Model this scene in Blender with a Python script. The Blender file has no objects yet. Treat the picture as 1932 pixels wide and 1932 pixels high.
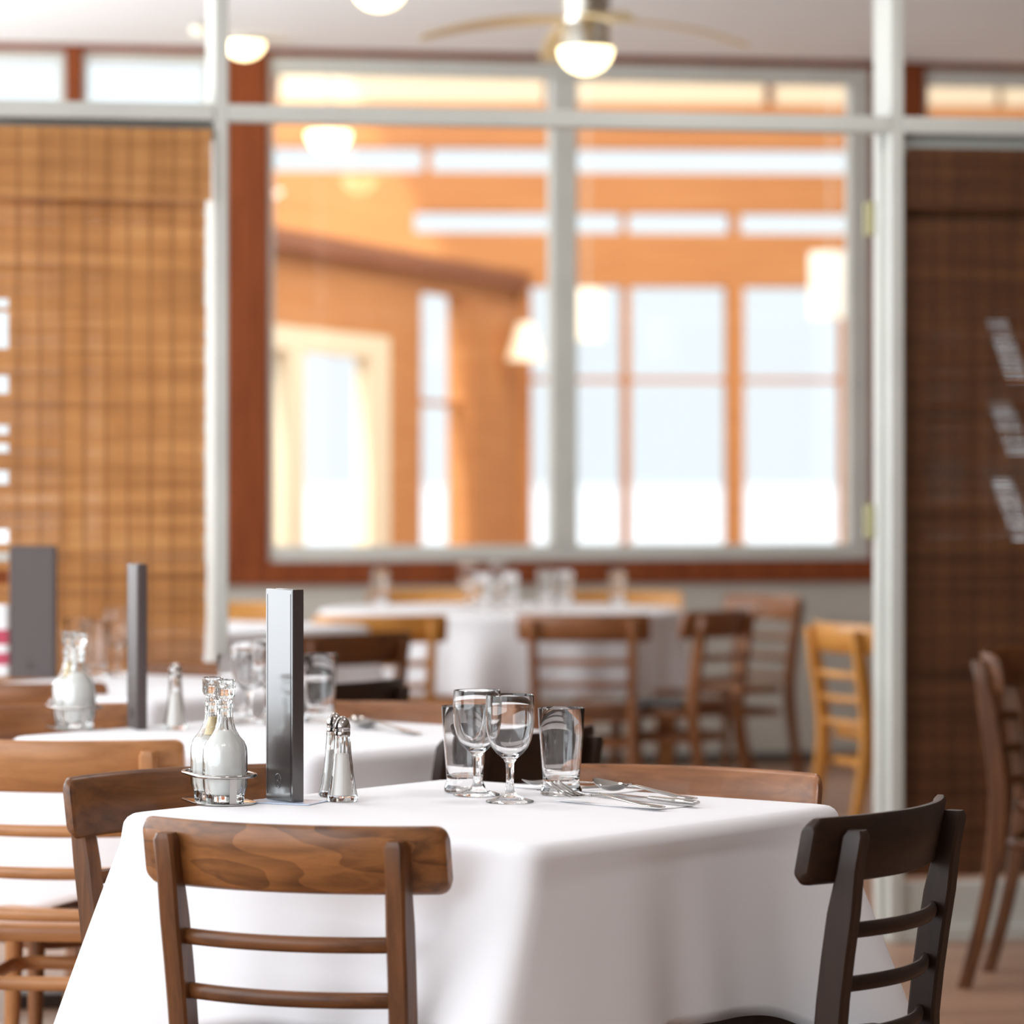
import bpy, bmesh, math, random
from mathutils import Vector, Matrix

random.seed(7)
S = bpy.context.scene
COL = S.collection
PI = math.pi
R = math.radians

# ------------------------------------------------------------------ camera
YAW = R(10.5)            # the room's back wall runs off to the right
FPX, HORIZON, EYE = 6842.0, 890.0, 1.25
cam = bpy.data.cameras.new('camera')
cam.sensor_width = 36
cam.sensor_fit = 'HORIZONTAL'
cam.lens = FPX / 1932 * 36
cam.shift_y = (HORIZON - 966) / 1932
cam.clip_start, cam.clip_end = 0.05, 400
cam.dof.use_dof = True
cam.dof.focus_distance = 5.38
cam.dof.aperture_fstop = 3.7
camo = bpy.data.objects.new('camera', cam)
COL.objects.link(camo)
camo.location = (0, 0, EYE)
camo.rotation_euler = (PI / 2, 0, -YAW)
S.camera = camo

# ------------------------------------------------------------------ view, world, lights
S.view_settings.view_transform = 'Standard'
S.view_settings.look = 'None'
S.view_settings.exposure = 0.04
S.view_settings.gamma = 1.0
S.view_settings.use_curve_mapping = False
S.cycles.use_denoising = True
S.cycles.max_bounces = 12
S.cycles.transmission_bounces = 12
S.cycles.transparent_max_bounces = 24
S.cycles.diffuse_bounces = 5
S.cycles.sample_clamp_indirect = 6.0

W = bpy.data.worlds.new('sky')
S.world = W
W.use_nodes = True
bg = W.node_tree.nodes['Background']
bg.inputs['Color'].default_value = (0.86, 0.95, 1.0, 1)
bg.inputs['Strength'].default_value = 1.2

def area(name, loc, rot, sx, sy, power, color):
    l = bpy.data.lights.new(name, 'AREA')
    l.shape = 'RECTANGLE'; l.size = sx; l.size_y = sy; l.energy = power; l.color = color
    o = bpy.data.objects.new(name, l); COL.objects.link(o)
    o.location = loc; o.rotation_euler = rot
    return o
# daylight through the window wall along the left of the dining room and of the alcove
area('window_daylight', (-2.45, 3.7, 1.72), (0, -PI / 2 - R(8), 0), 2.2, 11.0, 240, (0.90, 0.95, 1.0))
area('alcove_daylight', (-2.40, 12.3, 1.55), (0, -PI / 2 - R(62), 0), 2.0, 4.8, 430, (0.92, 0.97, 1.0))
# overhead fill lights without fittings, added to brighten the table tops
for lx, ly in ((0.6, 3.2), (1.9, 5.2), (0.3, 6.8), (2.4, 8.2)):
    area('overhead_fill_light', (lx, ly, 2.95), (0, 0, 0), 0.5, 0.5, 14, (1.0, 0.97, 0.95))
# fill light added under the hall roof to brighten its orange timber
def c2w(xc, d):
    return (xc * math.cos(YAW) + d * math.sin(YAW), -xc * math.sin(YAW) + d * math.cos(YAW))
hx, hy = c2w(-0.2, 19.5)
area('hall_fill_light', (hx, hy, 4.9), (R(22), 0, -YAW), 7.0, 4.0, 560, (1.0, 0.95, 0.86))
sun = bpy.data.lights.new('sun', 'SUN'); sun.energy = 3.0; sun.angle = R(2); sun.color = (1, 0.97, 0.92)
suno = bpy.data.objects.new('sun', sun); COL.objects.link(suno)
suno.rotation_euler = (R(48), 0, R(-35))

# ------------------------------------------------------------------ pixel helpers (places measured off the photograph)
def px_d(px, py, d):
    x, y = c2w((px - 966) / FPX * d, d)
    return Vector((x, y, EYE - (py - HORIZON) / FPX * d))
def px_z(px, py, z):
    return px_d(px, py, (EYE - z) * FPX / (py - HORIZON))
def px_Y(px, py, Y):
    k = (px - 966) / FPX
    d = Y / (math.cos(YAW) - k * math.sin(YAW))
    return px_d(px, py, d)

# ------------------------------------------------------------------ mesh helpers
class MB:
    def __init__(s):
        s.v, s.f = [], []
    def add(s, verts, faces):
        b = len(s.v)
        s.v += [tuple(v) for v in verts]
        s.f += [tuple(i + b for i in f) for f in faces]
        return s
    def box(s, lo, hi, M=None):
        x0, y0, z0 = lo; x1, y1, z1 = hi
        vs = [Vector(p) for p in ((x0, y0, z0), (x1, y0, z0), (x1, y1, z0), (x0, y1, z0), (x0, y0, z1), (x1, y0, z1), (x1, y1, z1), (x0, y1, z1))]
        if M: vs = [M @ v for v in vs]
        return s.add(vs, [(0, 3, 2, 1), (4, 5, 6, 7), (0, 1, 5, 4), (1, 2, 6, 5), (2, 3, 7, 6), (3, 0, 4, 7)])
    def loft(s, rings, caps=True, closed=False):
        n = len(rings[0]); vs = [p for r in rings for p in r]; fs = []
        m = len(rings)
        for i in range(m if closed else m - 1):
            a, b = i * n, ((i + 1) % m) * n
            for j in range(n):
                k = (j + 1) % n
                fs.append((a + j, a + k, b + k, b + j))
        if caps and not closed:
            fs.append(tuple(reversed(range(n))))
            fs.append(tuple(range((m - 1) * n, m * n)))
        return s.add(vs, fs)
    def lathe(s, prof, seg=32, flute=0.0, nf=12, c=(0, 0, 0), sx=1.0, sy=1.0, close=True):
        """prof: (r, z) from the axis at the bottom out and round; r=0 ends become poles."""
        rings = []
        for r, z in prof:
            ring = []
            for j in range(seg):
                a = 2 * PI * j / seg
                rr = r * (1 + flute * math.cos(nf * a)) if r > 0.004 else r
                ring.append((c[0] + rr * math.cos(a) * sx, c[1] + rr * math.sin(a) * sy, c[2] + z))
            rings.append(ring)
        return s.loft(rings, caps=close)
    def tube(s, pts, r, seg=10, closed=False, rx=None):
        pts = [Vector(p) for p in pts]; n = len(pts); rings = []
        up = Vector((0, 0, 1))
        for i, p in enumerate(pts):
            if closed: t = (pts[(i + 1) % n] - pts[i - 1]).normalized()
            else: t = (pts[min(i + 1, n - 1)] - pts[max(i - 1, 0)]).normalized()
            side = t.cross(up)
            if side.length < 1e-4: side = t.cross(Vector((0, 1, 0)))
            side.normalize(); w = side.cross(t).normalized()
            rr = r[i] if isinstance(r, (list, tuple)) else r
            r2 = rr if rx is None else rx
            rings.append([p + side * (r2 * math.cos(2 * PI * j / seg)) + w * (rr * math.sin(2 * PI * j / seg)) for j in range(seg)])
        return s.loft(rings, caps=not closed, closed=closed)
    def build(s, name, mat, parent=None, smooth=40, bevel=0, bseg=2, subsurf=0, solid=0):
        me = bpy.data.meshes.new(name)
        me.from_pydata(s.v, [], s.f)
        bm = bmesh.new(); bm.from_mesh(me)
        bmesh.ops.recalc_face_normals(bm, faces=bm.faces)
        bm.to_mesh(me); bm.free()
        if smooth:
            for p in me.polygons: p.use_smooth = True
            me.set_sharp_from_angle(angle=R(smooth))
        me.materials.append(mat)
        o = bpy.data.objects.new(name, me); COL.objects.link(o)
        if parent: o.parent = parent
        if solid:
            m = o.modifiers.new('s', 'SOLIDIFY'); m.thickness = solid; m.offset = -1
        if bevel:
            m = o.modifiers.new('b', 'BEVEL'); m.width = bevel; m.segments = bseg; m.limit_method = 'ANGLE'; m.angle_limit = R(50)
        if subsurf:
            m = o.modifiers.new('u', 'SUBSURF'); m.levels = subsurf; m.render_levels = subsurf
        return o

def tag(o, label, cat, group=None, kind=None):
    o['label'] = label; o['category'] = cat
    if group: o['group'] = group
    if kind: o['kind'] = kind
    return o
def thing(name, label, cat, loc=(0, 0, 0), rz=0.0, group=None):
    o = bpy.data.objects.new(name, None); COL.objects.link(o)
    o.empty_display_size = 0.1
    o.location = loc; o.rotation_euler = (0, 0, rz)
    return tag(o, label, cat, group)
def struct(o):
    o['kind'] = 'structure'
    return o
KIDS = {}
def dup(root, label, loc, rz=0.0, group=None, scale=1.0):
    """a copy of a thing with copies of its parts and sub-parts"""
    r = root.copy(); COL.objects.link(r)
    r.location = loc; r.rotation_euler = (0, 0, rz); r.scale = (scale,) * 3
    r['label'] = label
    if group: r['group'] = group
    if root.name not in KIDS:
        KIDS[root.name] = [(ch, list(ch.children)) for ch in root.children]
    for ch, subs in KIDS[root.name]:
        c = ch.copy(); COL.objects.link(c); c.parent = r
        for g in subs:
            d = g.copy(); COL.objects.link(d); d.parent = c
    return r
USED = set()
def place(root, label, loc, rz=0.0, group=None, scale=1.0):
    """the first time moves the thing itself, later copies it"""
    if root.name in USED:
        return dup(root, label, loc, rz, group, scale)
    USED.add(root.name)
    KIDS[root.name] = [(ch, list(ch.children)) for ch in root.children]
    root.location = loc; root.rotation_euler = (0, 0, rz); root.scale = (scale,) * 3
    root['label'] = label
    if group: root['group'] = group
    return root

# ------------------------------------------------------------------ materials
def nt(name):
    m = bpy.data.materials.new(name); m.use_nodes = True
    n = m.node_tree.nodes; l = m.node_tree.links
    return m, n, l, n['Principled BSDF']
def setp(p, **k):
    for a, b in k.items():
        key = a.replace('_', ' ')
        p.inputs[key].default_value = b if not isinstance(b, tuple) else (*b, 1)
def plain(name, col, rough=0.5, metal=0.0, bump=0.0, bscale=200, spec=0.5, var=0.0, vscale=6):
    m, n, l, p = nt(name)
    setp(p, Base_Color=col, Roughness=rough, Metallic=metal, Specular_IOR_Level=spec)
    tc = n.new('ShaderNodeTexCoord')
    if bump:
        no = n.new('ShaderNodeTexNoise'); no.inputs['Scale'].default_value = bscale
        l.new(tc.outputs['Object'], no.inputs['Vector'])
        b = n.new('ShaderNodeBump'); b.inputs['Strength'].default_value = bump; b.inputs['Distance'].default_value = 0.002
        l.new(no.outputs['Fac'], b.inputs['Height']); l.new(b.outputs['Normal'], p.inputs['Normal'])
    if var:
        no = n.new('ShaderNodeTexNoise'); no.inputs['Scale'].default_value = vscale; no.inputs['Detail'].default_value = 3
        l.new(tc.outputs['Object'], no.inputs['Vector'])
        r = n.new('ShaderNodeValToRGB')
        r.color_ramp.elements[0].position = 0.3; r.color_ramp.elements[1].position = 0.7
        r.color_ramp.elements[0].color = (*[c * (1 - var) for c in col], 1)
        r.color_ramp.elements[1].color = (*[min(1, c * (1 + var)) for c in col], 1)
        l.new(no.outputs['Fac'], r.inputs['Fac']); l.new(r.outputs['Color'], p.inputs['Base Color'])
    return m
def wood(name, dark, light, rough=0.35, stretch=(2, 25, 25), scale=1.0, flame=0.0, spec=0.5):
    m, n, l, p = nt(name)
    setp(p, Roughness=rough, Specular_IOR_Level=spec)
    tc = n.new('ShaderNodeTexCoord'); mp = n.new('ShaderNodeMapping')
    mp.inputs['Scale'].default_value = [s * scale for s in stretch]
    l.new(tc.outputs['Object'], mp.inputs['Vector'])
    no = n.new('ShaderNodeTexNoise'); no.inputs['Scale'].default_value = 2.2; no.inputs['Detail'].default_value = 6; no.inputs['Roughness'].default_value = 0.6
    no.inputs['Distortion'].default_value = 0.4
    l.new(mp.outputs['Vector'], no.inputs['Vector'])
    fac = no.outputs['Fac']
    if flame:
        mp2 = n.new('ShaderNodeMapping'); mp2.inputs['Scale'].default_value = (5.5, 5.5, 16)
        mp2.inputs['Location'].default_value = (0.3, 0.2, 0.55)
        l.new(tc.outputs['Object'], mp2.inputs['Vector'])
        n2 = n.new('ShaderNodeTexNoise'); n2.inputs['Scale'].default_value = 0.9; n2.inputs['Detail'].default_value = 1.5
        l.new(mp2.outputs['Vector'], n2.inputs['Vector'])
        mu = n.new('ShaderNodeMath'); mu.operation = 'MULTIPLY'; mu.inputs[1].default_value = 5.0
        l.new(n2.outputs['Fac'], mu.inputs[0])
        fr = n.new('ShaderNodeMath'); fr.operation = 'FRACT'; l.new(mu.outputs[0], fr.inputs[0])
        mx = n.new('ShaderNodeMath'); mx.operation = 'MULTIPLY_ADD'; mx.inputs[1].default_value = flame
        l.new(fr.outputs[0], mx.inputs[0])
        sc = n.new('ShaderNodeMath'); sc.operation = 'MULTIPLY'; sc.inputs[1].default_value = 1 - flame * 0.6
        l.new(fac, sc.inputs[0]); l.new(sc.outputs[0], mx.inputs[2])
        fac = mx.outputs[0]
    r = n.new('ShaderNodeValToRGB')
    r.color_ramp.elements[0].position = 0.28; r.color_ramp.elements[1].position = 0.75
    r.color_ramp.elements[0].color = (*dark, 1); r.color_ramp.elements[1].color = (*light, 1)
    l.new(fac, r.inputs['Fac']); l.new(r.outputs['Color'], p.inputs['Base Color'])
    return m
def planks(name, dark, light, axis='z', pitch=8.0, rough=0.5):
    """boards: the brick texture as long planks"""
    m, n, l, p = nt(name)
    setp(p, Roughness=rough)
    tc = n.new('ShaderNodeTexCoord'); mp = n.new('ShaderNodeMapping')
    if axis == 'z': mp.inputs['Rotation'].default_value = (PI / 2, 0, 0)
    l.new(tc.outputs['Object'], mp.inputs['Vector'])
    br = n.new('ShaderNodeTexBrick')
    br.inputs['Scale'].default_value = pitch; br.inputs['Brick Width'].default_value = 9; br.inputs['Row Height'].default_value = 0.9
    br.inputs['Mortar Size'].default_value = 0.012
    br.inputs['Color1'].default_value = (*dark, 1); br.inputs['Color2'].default_value = (*light, 1)
    br.inputs['Mortar'].default_value = (*[c * 0.6 for c in dark], 1)
    l.new(mp.outputs['Vector'], br.inputs['Vector'])
    l.new(br.outputs['Color'], p.inputs['Base Color'])
    return m
def pane_mat(name, gloss=0.07, tint=(1, 1, 1)):
    m = bpy.data.materials.new(name); m.use_nodes = True
    n, l = m.node_tree.nodes, m.node_tree.links; n.clear()
    o = n.new('ShaderNodeOutputMaterial'); mx = n.new('ShaderNodeMixShader'); t = n.new('ShaderNodeBsdfTransparent'); g = n.new('ShaderNodeBsdfGlossy')
    t.inputs['Color'].default_value = (*tint, 1); g.inputs['Roughness'].default_value = 0.0
    mx.inputs[0].default_value = gloss
    l.new(t.outputs[0], mx.inputs[1]); l.new(g.outputs[0], mx.inputs[2]); l.new(mx.outputs[0], o.inputs[0])
    return m
def glass(name, tint=(1, 1, 1), ior=1.47):
    m = bpy.data.materials.new(name); m.use_nodes = True
    n, l = m.node_tree.nodes, m.node_tree.links; n.clear()
    o = n.new('ShaderNodeOutputMaterial'); g = n.new('ShaderNodeBsdfGlass')
    g.inputs['Color'].default_value = (*tint, 1); g.inputs['IOR'].default_value = ior; g.inputs['Roughness'].default_value = 0.0
    l.new(g.outputs[0], o.inputs[0])
    return m
def emit(name, col, strength):
    m, n, l, p = nt(name)
    setp(p, Base_Color=(0.9, 0.88, 0.8), Emission_Color=col, Roughness=0.3)
    p.inputs['Emission Strength'].default_value = strength
    return m
def weave(name, c_dark, c_mid, c_light):
    """split bamboo: colour changes from slat to slat and in broad bands, darker along the stitched cords, some light passes"""
    m, n, l, p = nt(name)
    setp(p, Roughness=0.55)
    tc = n.new('ShaderNodeTexCoord')
    mp = n.new('ShaderNodeMapping'); mp.inputs['Scale'].default_value = (0.7, 0.0, 26)
    l.new(tc.outputs['Object'], mp.inputs['Vector'])
    no = n.new('ShaderNodeTexNoise'); no.inputs['Scale'].default_value = 1.0; no.inputs['Detail'].default_value = 5; no.inputs['Roughness'].default_value = 0.72
    l.new(mp.outputs['Vector'], no.inputs['Vector'])
    mp3 = n.new('ShaderNodeMapping'); mp3.inputs['Scale'].default_value = (9, 0.0, 1.0)
    l.new(tc.outputs['Object'], mp3.inputs['Vector'])
    n3 = n.new('ShaderNodeTexNoise'); n3.inputs['Scale'].default_value = 1.6; n3.inputs['Detail'].default_value = 3
    l.new(mp3.outputs['Vector'], n3.inputs['Vector'])
    ad = n.new('ShaderNodeMath'); ad.operation = 'MULTIPLY_ADD'; ad.inputs[1].default_value = 0.25
    l.new(n3.outputs['Fac'], ad.inputs[0])
    sc = n.new('ShaderNodeMath'); sc.operation = 'MULTIPLY'; sc.inputs[1].default_value = 0.75
    l.new(no.outputs['Fac'], sc.inputs[0]); l.new(sc.outputs[0], ad.inputs[2])
    r = n.new('ShaderNodeValToRGB'); e = r.color_ramp.elements
    e[0].position = 0.36; e[0].color = (*c_dark, 1); e[1].position = 0.66; e[1].color = (*c_light, 1)
    k = e.new(0.5); k.color = (*c_mid, 1)
    l.new(ad.outputs[0], r.inputs['Fac']); l.new(r.outputs['Color'], p.inputs['Base Color'])
    tr = n.new('ShaderNodeBsdfTranslucent'); l.new(r.outputs['Color'], tr.inputs['Color'])
    mx = n.new('ShaderNodeMixShader'); mx.inputs[0].default_value = 0.25
    l.new(p.outputs[0], mx.inputs[1]); l.new(tr.outputs[0], mx.inputs[2])
    l.new(mx.outputs[0], n['Material Output'].inputs[0])
    return m

M = {}
M['walnut'] = wood('walnut_stained_wood', (0.060, 0.020, 0.006), (0.19, 0.070, 0.020), rough=0.38, spec=0.4)
M['walnut_flame'] = wood('walnut_flame_wood', (0.080, 0.028, 0.008), (0.34, 0.135, 0.040), rough=0.32, flame=0.22)
M['shaded_dark'] = wood('shaded_dark_wood', (0.012, 0.005, 0.003), (0.034, 0.014, 0.006), rough=0.42, spec=0.35)  # shade on the backlit chair backs, put into the wood colour
M['lit_brown'] = wood('lit_brown_wood', (0.34, 0.145, 0.052), (0.58, 0.275, 0.110), rough=0.35)  # same chair made lighter: window light from the left put into the colour
M['amber'] = wood('amber_beech_wood', (0.42, 0.17, 0.03), (0.68, 0.32, 0.07), rough=0.35)
M['russet'] = wood('russet_wood', (0.15, 0.054, 0.018), (0.34, 0.135, 0.048), rough=0.35)
for k_, a_, b_, r_ in (('walnut', (0.060, 0.020, 0.006), (0.19, 0.070, 0.020), 0.38), ('shaded_dark', (0.012, 0.005, 0.003), (0.034, 0.014, 0.006), 0.42),
                       ('lit_brown', (0.34, 0.145, 0.052), (0.58, 0.275, 0.110), 0.35), ('amber', (0.42, 0.17, 0.03), (0.68, 0.32, 0.07), 0.35), ('russet', (0.15, 0.054, 0.018), (0.34, 0.135, 0.048), 0.35)):
    M[k_ + '_leg'] = wood(k_ + '_leg_wood', a_, b_, rough=r_, stretch=(25, 25, 2), spec=0.4)
M['black_pad'] = plain('black_vinyl', (0.016, 0.015, 0.017), 0.4)
M['cloth'] = plain('white_linen', (0.78, 0.78, 0.81), 0.85, bump=0.06, bscale=900, spec=0.2)
M['glass'] = glass('clear_glass')
M['green_glass'] = glass('pressed_glass', (0.994, 1.0, 0.998))
M['steel'] = plain('polished_steel', (0.46, 0.44, 0.42), 0.08, 1.0)
M['chrome'] = plain('chrome', (0.72, 0.70, 0.68), 0.06, 1.0)
M['cap'] = plain('dark_reflection_chrome', (0.42, 0.39, 0.37), 0.10, 1.0)  # dark reflections on the shaker caps worked into the chrome's colour
M['leather'] = plain('dark_brown_leatherette', (0.030, 0.021, 0.020), 0.28, bump=0.06, bscale=600, spec=1.0)
M['leather'].node_tree.nodes['Principled BSDF'].inputs['Coat Weight'].default_value = 1.0
M['leather'].node_tree.nodes['Principled BSDF'].inputs['Coat Roughness'].default_value = 0.12
M['grey_leather'] = plain('slate_brown_leatherette', (0.070, 0.050, 0.048), 0.45, bump=0.25, bscale=600)
M['paper'] = plain('white_paper', (0.86, 0.86, 0.88), 0.8)
M['salt'] = plain('salt', (0.90, 0.83, 0.78), 0.9)
M['cream_liquid'] = plain('pale_dressing', (0.93, 0.92, 0.90), 0.35)
M['amber_liquid'] = plain('amber_oil', (0.80, 0.60, 0.30), 0.2)
M['card'] = plain('pale_blue_card', (0.55, 0.64, 0.80), 0.25)
M['red'] = plain('red_print', (0.50, 0.05, 0.10), 0.5)
M['paint'] = plain('grey_green_paint', (0.56, 0.575, 0.535), 0.42, var=0.04)
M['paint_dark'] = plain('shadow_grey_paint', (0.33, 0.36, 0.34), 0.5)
M['wall_grey'] = plain('warm_grey_wall', (0.50, 0.48, 0.43), 0.8, var=0.04)
M['wall_dark'] = plain('brown_panelled_wall', (0.26, 0.18, 0.135), 0.6)
M['ceiling'] = plain('ceiling_plaster', (0.82, 0.85, 0.86), 0.9)
M['redwood'] = wood('red_cedar_trim', (0.15, 0.035, 0.010), (0.27, 0.068, 0.019), rough=0.7, stretch=(14, 14, 1.2), spec=0.2)
M['floor'] = planks('parquet_floor', (0.30, 0.175, 0.115), (0.40, 0.235, 0.155), axis='x', pitch=9, rough=0.4)
M['hall_wood'] = wood('hall_orange_timber', (0.52, 0.22, 0.080), (0.66, 0.32, 0.125), rough=0.85, spec=0.2, stretch=(0.6, 0.6, 9))
M['hall_beam'] = wood('hall_brown_beam', (0.22, 0.075, 0.03), (0.34, 0.13, 0.055), rough=0.5, stretch=(1, 1, 9))
M['cream'] = plain('cream_paint', (0.90, 0.80, 0.58), 0.6)
M['snow'] = plain('snow', (0.93, 0.95, 0.98), 0.9)
M['pane'] = pane_mat('window_glass', 0.05)
M['bulb'] = emit('warm_lamp_glass', (1.0, 0.80, 0.42), 5.0)
M['dim_bulb'] = emit('dim_lamp_glass', (1.0, 0.82, 0.50), 0.7)
M['nickel'] = plain('brushed_nickel', (0.62, 0.60, 0.54), 0.30, 1.0)
M['brass'] = plain('brass', (0.34, 0.31, 0.17), 0.5, 0.7)
M['blade'] = wood('fan_blade_wood', (0.60, 0.44, 0.22), (0.72, 0.56, 0.30), rough=0.4)
M['shade'] = emit('lamp_shade_linen', (1.0, 0.93, 0.72), 0.12)
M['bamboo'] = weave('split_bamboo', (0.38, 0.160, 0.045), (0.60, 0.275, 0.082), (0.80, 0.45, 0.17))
M['cord'] = plain('brown_cord', (0.27, 0.12, 0.038), 0.8)
M['base_dark'] = plain('dark_skirting', (0.05, 0.04, 0.035), 0.6)
M['bamboo_dark'] = weave('dark_split_bamboo', (0.06, 0.020, 0.006), (0.125, 0.046, 0.014), (0.21, 0.085, 0.028))  # same weave in darker browns, for the right blind
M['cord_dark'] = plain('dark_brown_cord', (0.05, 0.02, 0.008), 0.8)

# ------------------------------------------------------------------ the setting
YP = 9.26       # the painted partition with the blinds
YB = 15.10      # the wall with the inner window
CEIL = 3.02
XL, XR, Y0 = -2.6, 6.6, -3.0

def sbox(name, lo, hi, mat, bevel=0.0, parent=None):
    return struct(MB().box(lo, hi).build(name, mat, parent, bevel=bevel))

struct(MB().box((XL - 3, Y0 - 0.1, -0.12), (XR + 3, 31, 0.0)).build('floor', M['floor']))
struct(MB().box((XL - 0.2, Y0 - 0.1, CEIL), (XR + 0.2, YB + 0.12, CEIL + 0.15)).build('ceiling', M['ceiling']))
b = MB()       # left wall: sill wall, lintel and piers around the big windows
b.box((XL - 0.15, Y0, 0), (XL, YB, 0.6)); b.box((XL - 0.15, Y0, 2.84), (XL, YB, CEIL))
for y in (Y0, 0.6, 4.0, 7.4, YP - 0.1, 12.2, YB - 0.2): b.box((XL - 0.15, y, 0.6), (XL, y + 0.2, 2.84))
struct(b.build('wall_left', M['wall_grey']))
sbox('wall_right', (XR, Y0, 0), (XR + 0.15, YB, CEIL), M['wall_dark'])
sbox('wall_rear', (XL, Y0 - 0.1, 0), (XR, Y0, CEIL), M['wall_grey'])

# --- partition: posts, transom rail, blind bays
def Xp(px): return px_Y(px, 900, YP).x
def Zp(py, px=966): return px_Y(px, py, YP).z
RAIL_T, RAIL_B = Zp(206), Zp(238)
xl0, xl1 = Xp(405), Xp(431)
xr0, xr1 = Xp(1681), Xp(1706)
PD = 0.17
sbox('trim_1', (xl0, YP, 0), (xl1, YP + PD + 0.05, CEIL), M['paint'], 0.004)
sbox('trim_2', (xr0, YP, 0), (xr1, YP + PD, CEIL), M['paint'], 0.004)
sbox('trim_3', (XL, YP - 0.003, RAIL_B), (xl0 - 0.0005, YP + 0.16, RAIL_T), M['paint'], 0.004)
sbox('trim_4', (xl1 + 0.0005, YP - 0.003, RAIL_B), (xr0 - 0.0005, YP + 0.06, RAIL_T), M['paint'], 0.004)
sbox('trim_5', (xr1 + 0.0005, YP - 0.003, RAIL_B), (XR, YP + 0.16, RAIL_T), M['paint'], 0.004)
# door stop moulding on the right post and its hinges
sbox('trim_6', (xr0 - 0.014, YP + PD * 0.35, 0), (xr0, YP + PD * 0.6, RAIL_B), M['paint'], 0.003)
for py in (404, 985):
    zc = Zp(py, 1640)
    h = thing('door_hinge', 'brass hinge leaf on the painted post, %s of two' % ('upper' if py < 700 else 'lower'), 'hinge', (xr0, YP + PD + 0.006, zc - 0.045), 0, 'hinges on the right post')
    MB().box((-0.012, -0.03, 0), (0.0, 0.012, 0.09)).build('hinge_leaf', M['brass'], h, bevel=0.001)
    MB().lathe([(0.0, 0), (0.006, 0), (0.006, 0.09), (0.0, 0.09)], 10, c=(-0.014, 0.014, 0)).build('hinge_pin', M['brass'], h)
# panel under the right blind
sbox('wall_partition', (xr1, YP + 0.03, 0), (XR, YP + 0.10, Zp(1668, 1800)), M['paint'], 0.004)
sbox('baseboard_partition', (xr1, YP + 0.005, 0), (XR, YP + 0.03, 0.04), M['paint'], 0.003)
# slender frame over the left and right bays (head of the blind opening)
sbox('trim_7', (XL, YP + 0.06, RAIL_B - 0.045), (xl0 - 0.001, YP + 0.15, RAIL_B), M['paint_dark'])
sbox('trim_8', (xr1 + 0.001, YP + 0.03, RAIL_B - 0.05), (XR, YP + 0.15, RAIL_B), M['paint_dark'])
# small joints on the transom rail
# --- blinds of split bamboo
def blind(label, x0, x1, y, z0, z1, valance, ragged=None, leak=None, vy=0.03, seed=1, tight=0.95, mat='bamboo', cord='cord'):
    rnd = random.Random(seed)
    t = thing('bamboo_blind', label, 'window blind', (0, 0, 0), 0, 'woven bamboo blinds on the partition')
    t.location = (x0, y, z1)
    b = MB(); z = -0.01; pitch = 0.0115
    while z > z0 - z1:
        a = 0.0
        if ragged and rnd.random() < 0.0: a = 0
        if ragged:
            frac = (z1 + z)
            a = ragged(frac)
        w = pitch * rnd.uniform(tight, 1.0)
        dy = rnd.uniform(-0.001, 0.001)
        lk = leak(z1 + z) if leak else None
        xe = x1 - x0 + rnd.uniform(-0.003, 0.003)
        if lk:
            b.box((a, dy - 0.001, z - w), (lk[0], dy + 0.001, z)); b.box((lk[1], dy - 0.001, z - w), (xe, dy + 0.001, z))
            b.box((lk[0], dy - 0.001, z - w * rnd.uniform(0.80, 0.96)), (lk[1], dy + 0.001, z))
        else:
            b.box((a, dy - 0.001, z - w), (xe, dy + 0.001, z))
        z -= pitch
    b.build('slats', M[mat], t, smooth=0)
    c = MB(); n = max(3, int((x1 - x0) / 0.055))
    for i in range(n):
        xx = (i + 0.5) * (x1 - x0) / n
        if ragged and xx < 0.06: continue
        c.box((xx - 0.0015, -0.0035, z0 - z1), (xx + 0.0015, -0.0015, -0.01))
    c.build('stitching', M[cord], t, smooth=0)
    v = MB(); zz = 0.0
    while zz > -valance:
        w = 0.0108 * rnd.uniform(0.9, 0.99)
        v.box((-0.0, -vy - 0.0012, zz - w), (x1 - x0 + 0.012, -vy + 0.0012, zz))
        zz -= 0.0108
    v.build('valance', M[mat], t, smooth=0)
    c = MB()
    for i in range(n):
        xx = (i + 0.5) * (x1 - x0) / n
        c.box((xx - 0.0015, -vy - 0.003, -valance), (xx + 0.0015, -vy - 0.0015, 0))
    c.build('valance_stitching', M[cord], t, smooth=0)
    MB().box((0, -vy + 0.003, -0.03), (x1 - x0, 0.012, 0.0)).build('head_rail', M['hall_beam'], t)
    return t
rag = random.Random(5)
holes = [(560, 572), (588, 650), (703, 742), (800, 812), (836, 850), (888, 912), (996, 1018), (1040, 1052), (1072, 1100)]
def ragged(zw):
    for a, c in holes:
        if Zp(c, 10) < zw < Zp(a, 10): return Xp(17) - Xp(-30)
    return 0.0
blind('light tan bamboo blind beside the left painted post', Xp(-30), Xp(389), YP + 0.035, 0.60, Zp(241, 200), Zp(241, 200) - Zp(370, 200), ragged, vy=0.05)
def leak(zw):
    for ya, yb, xa, xb, ln in ((590, 715, 1872, 1915, 40), (745, 850, 1874, 1915, 45), (890, 1012, 1880, 1925, 40)):
        if Zp(yb, 1900) < zw < Zp(ya, 1900):
            f = (Zp(ya, 1900) - zw) / (Zp(ya, 1900) - Zp(yb, 1900))
            a = xa + (xb - xa) * f
            return Xp(a) - Xp(1716), Xp(a + ln) - Xp(1716)
    return None
blind('dark brown bamboo blind beside the right painted post behind a lone chair', Xp(1716), XR - 0.4, YP + 0.06, Zp(1655, 1800), RAIL_B - 0.035, 0.155, None, leak, vy=0.03, seed=3, tight=0.985, mat='bamboo_dark', cord='cord_dark')

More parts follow.
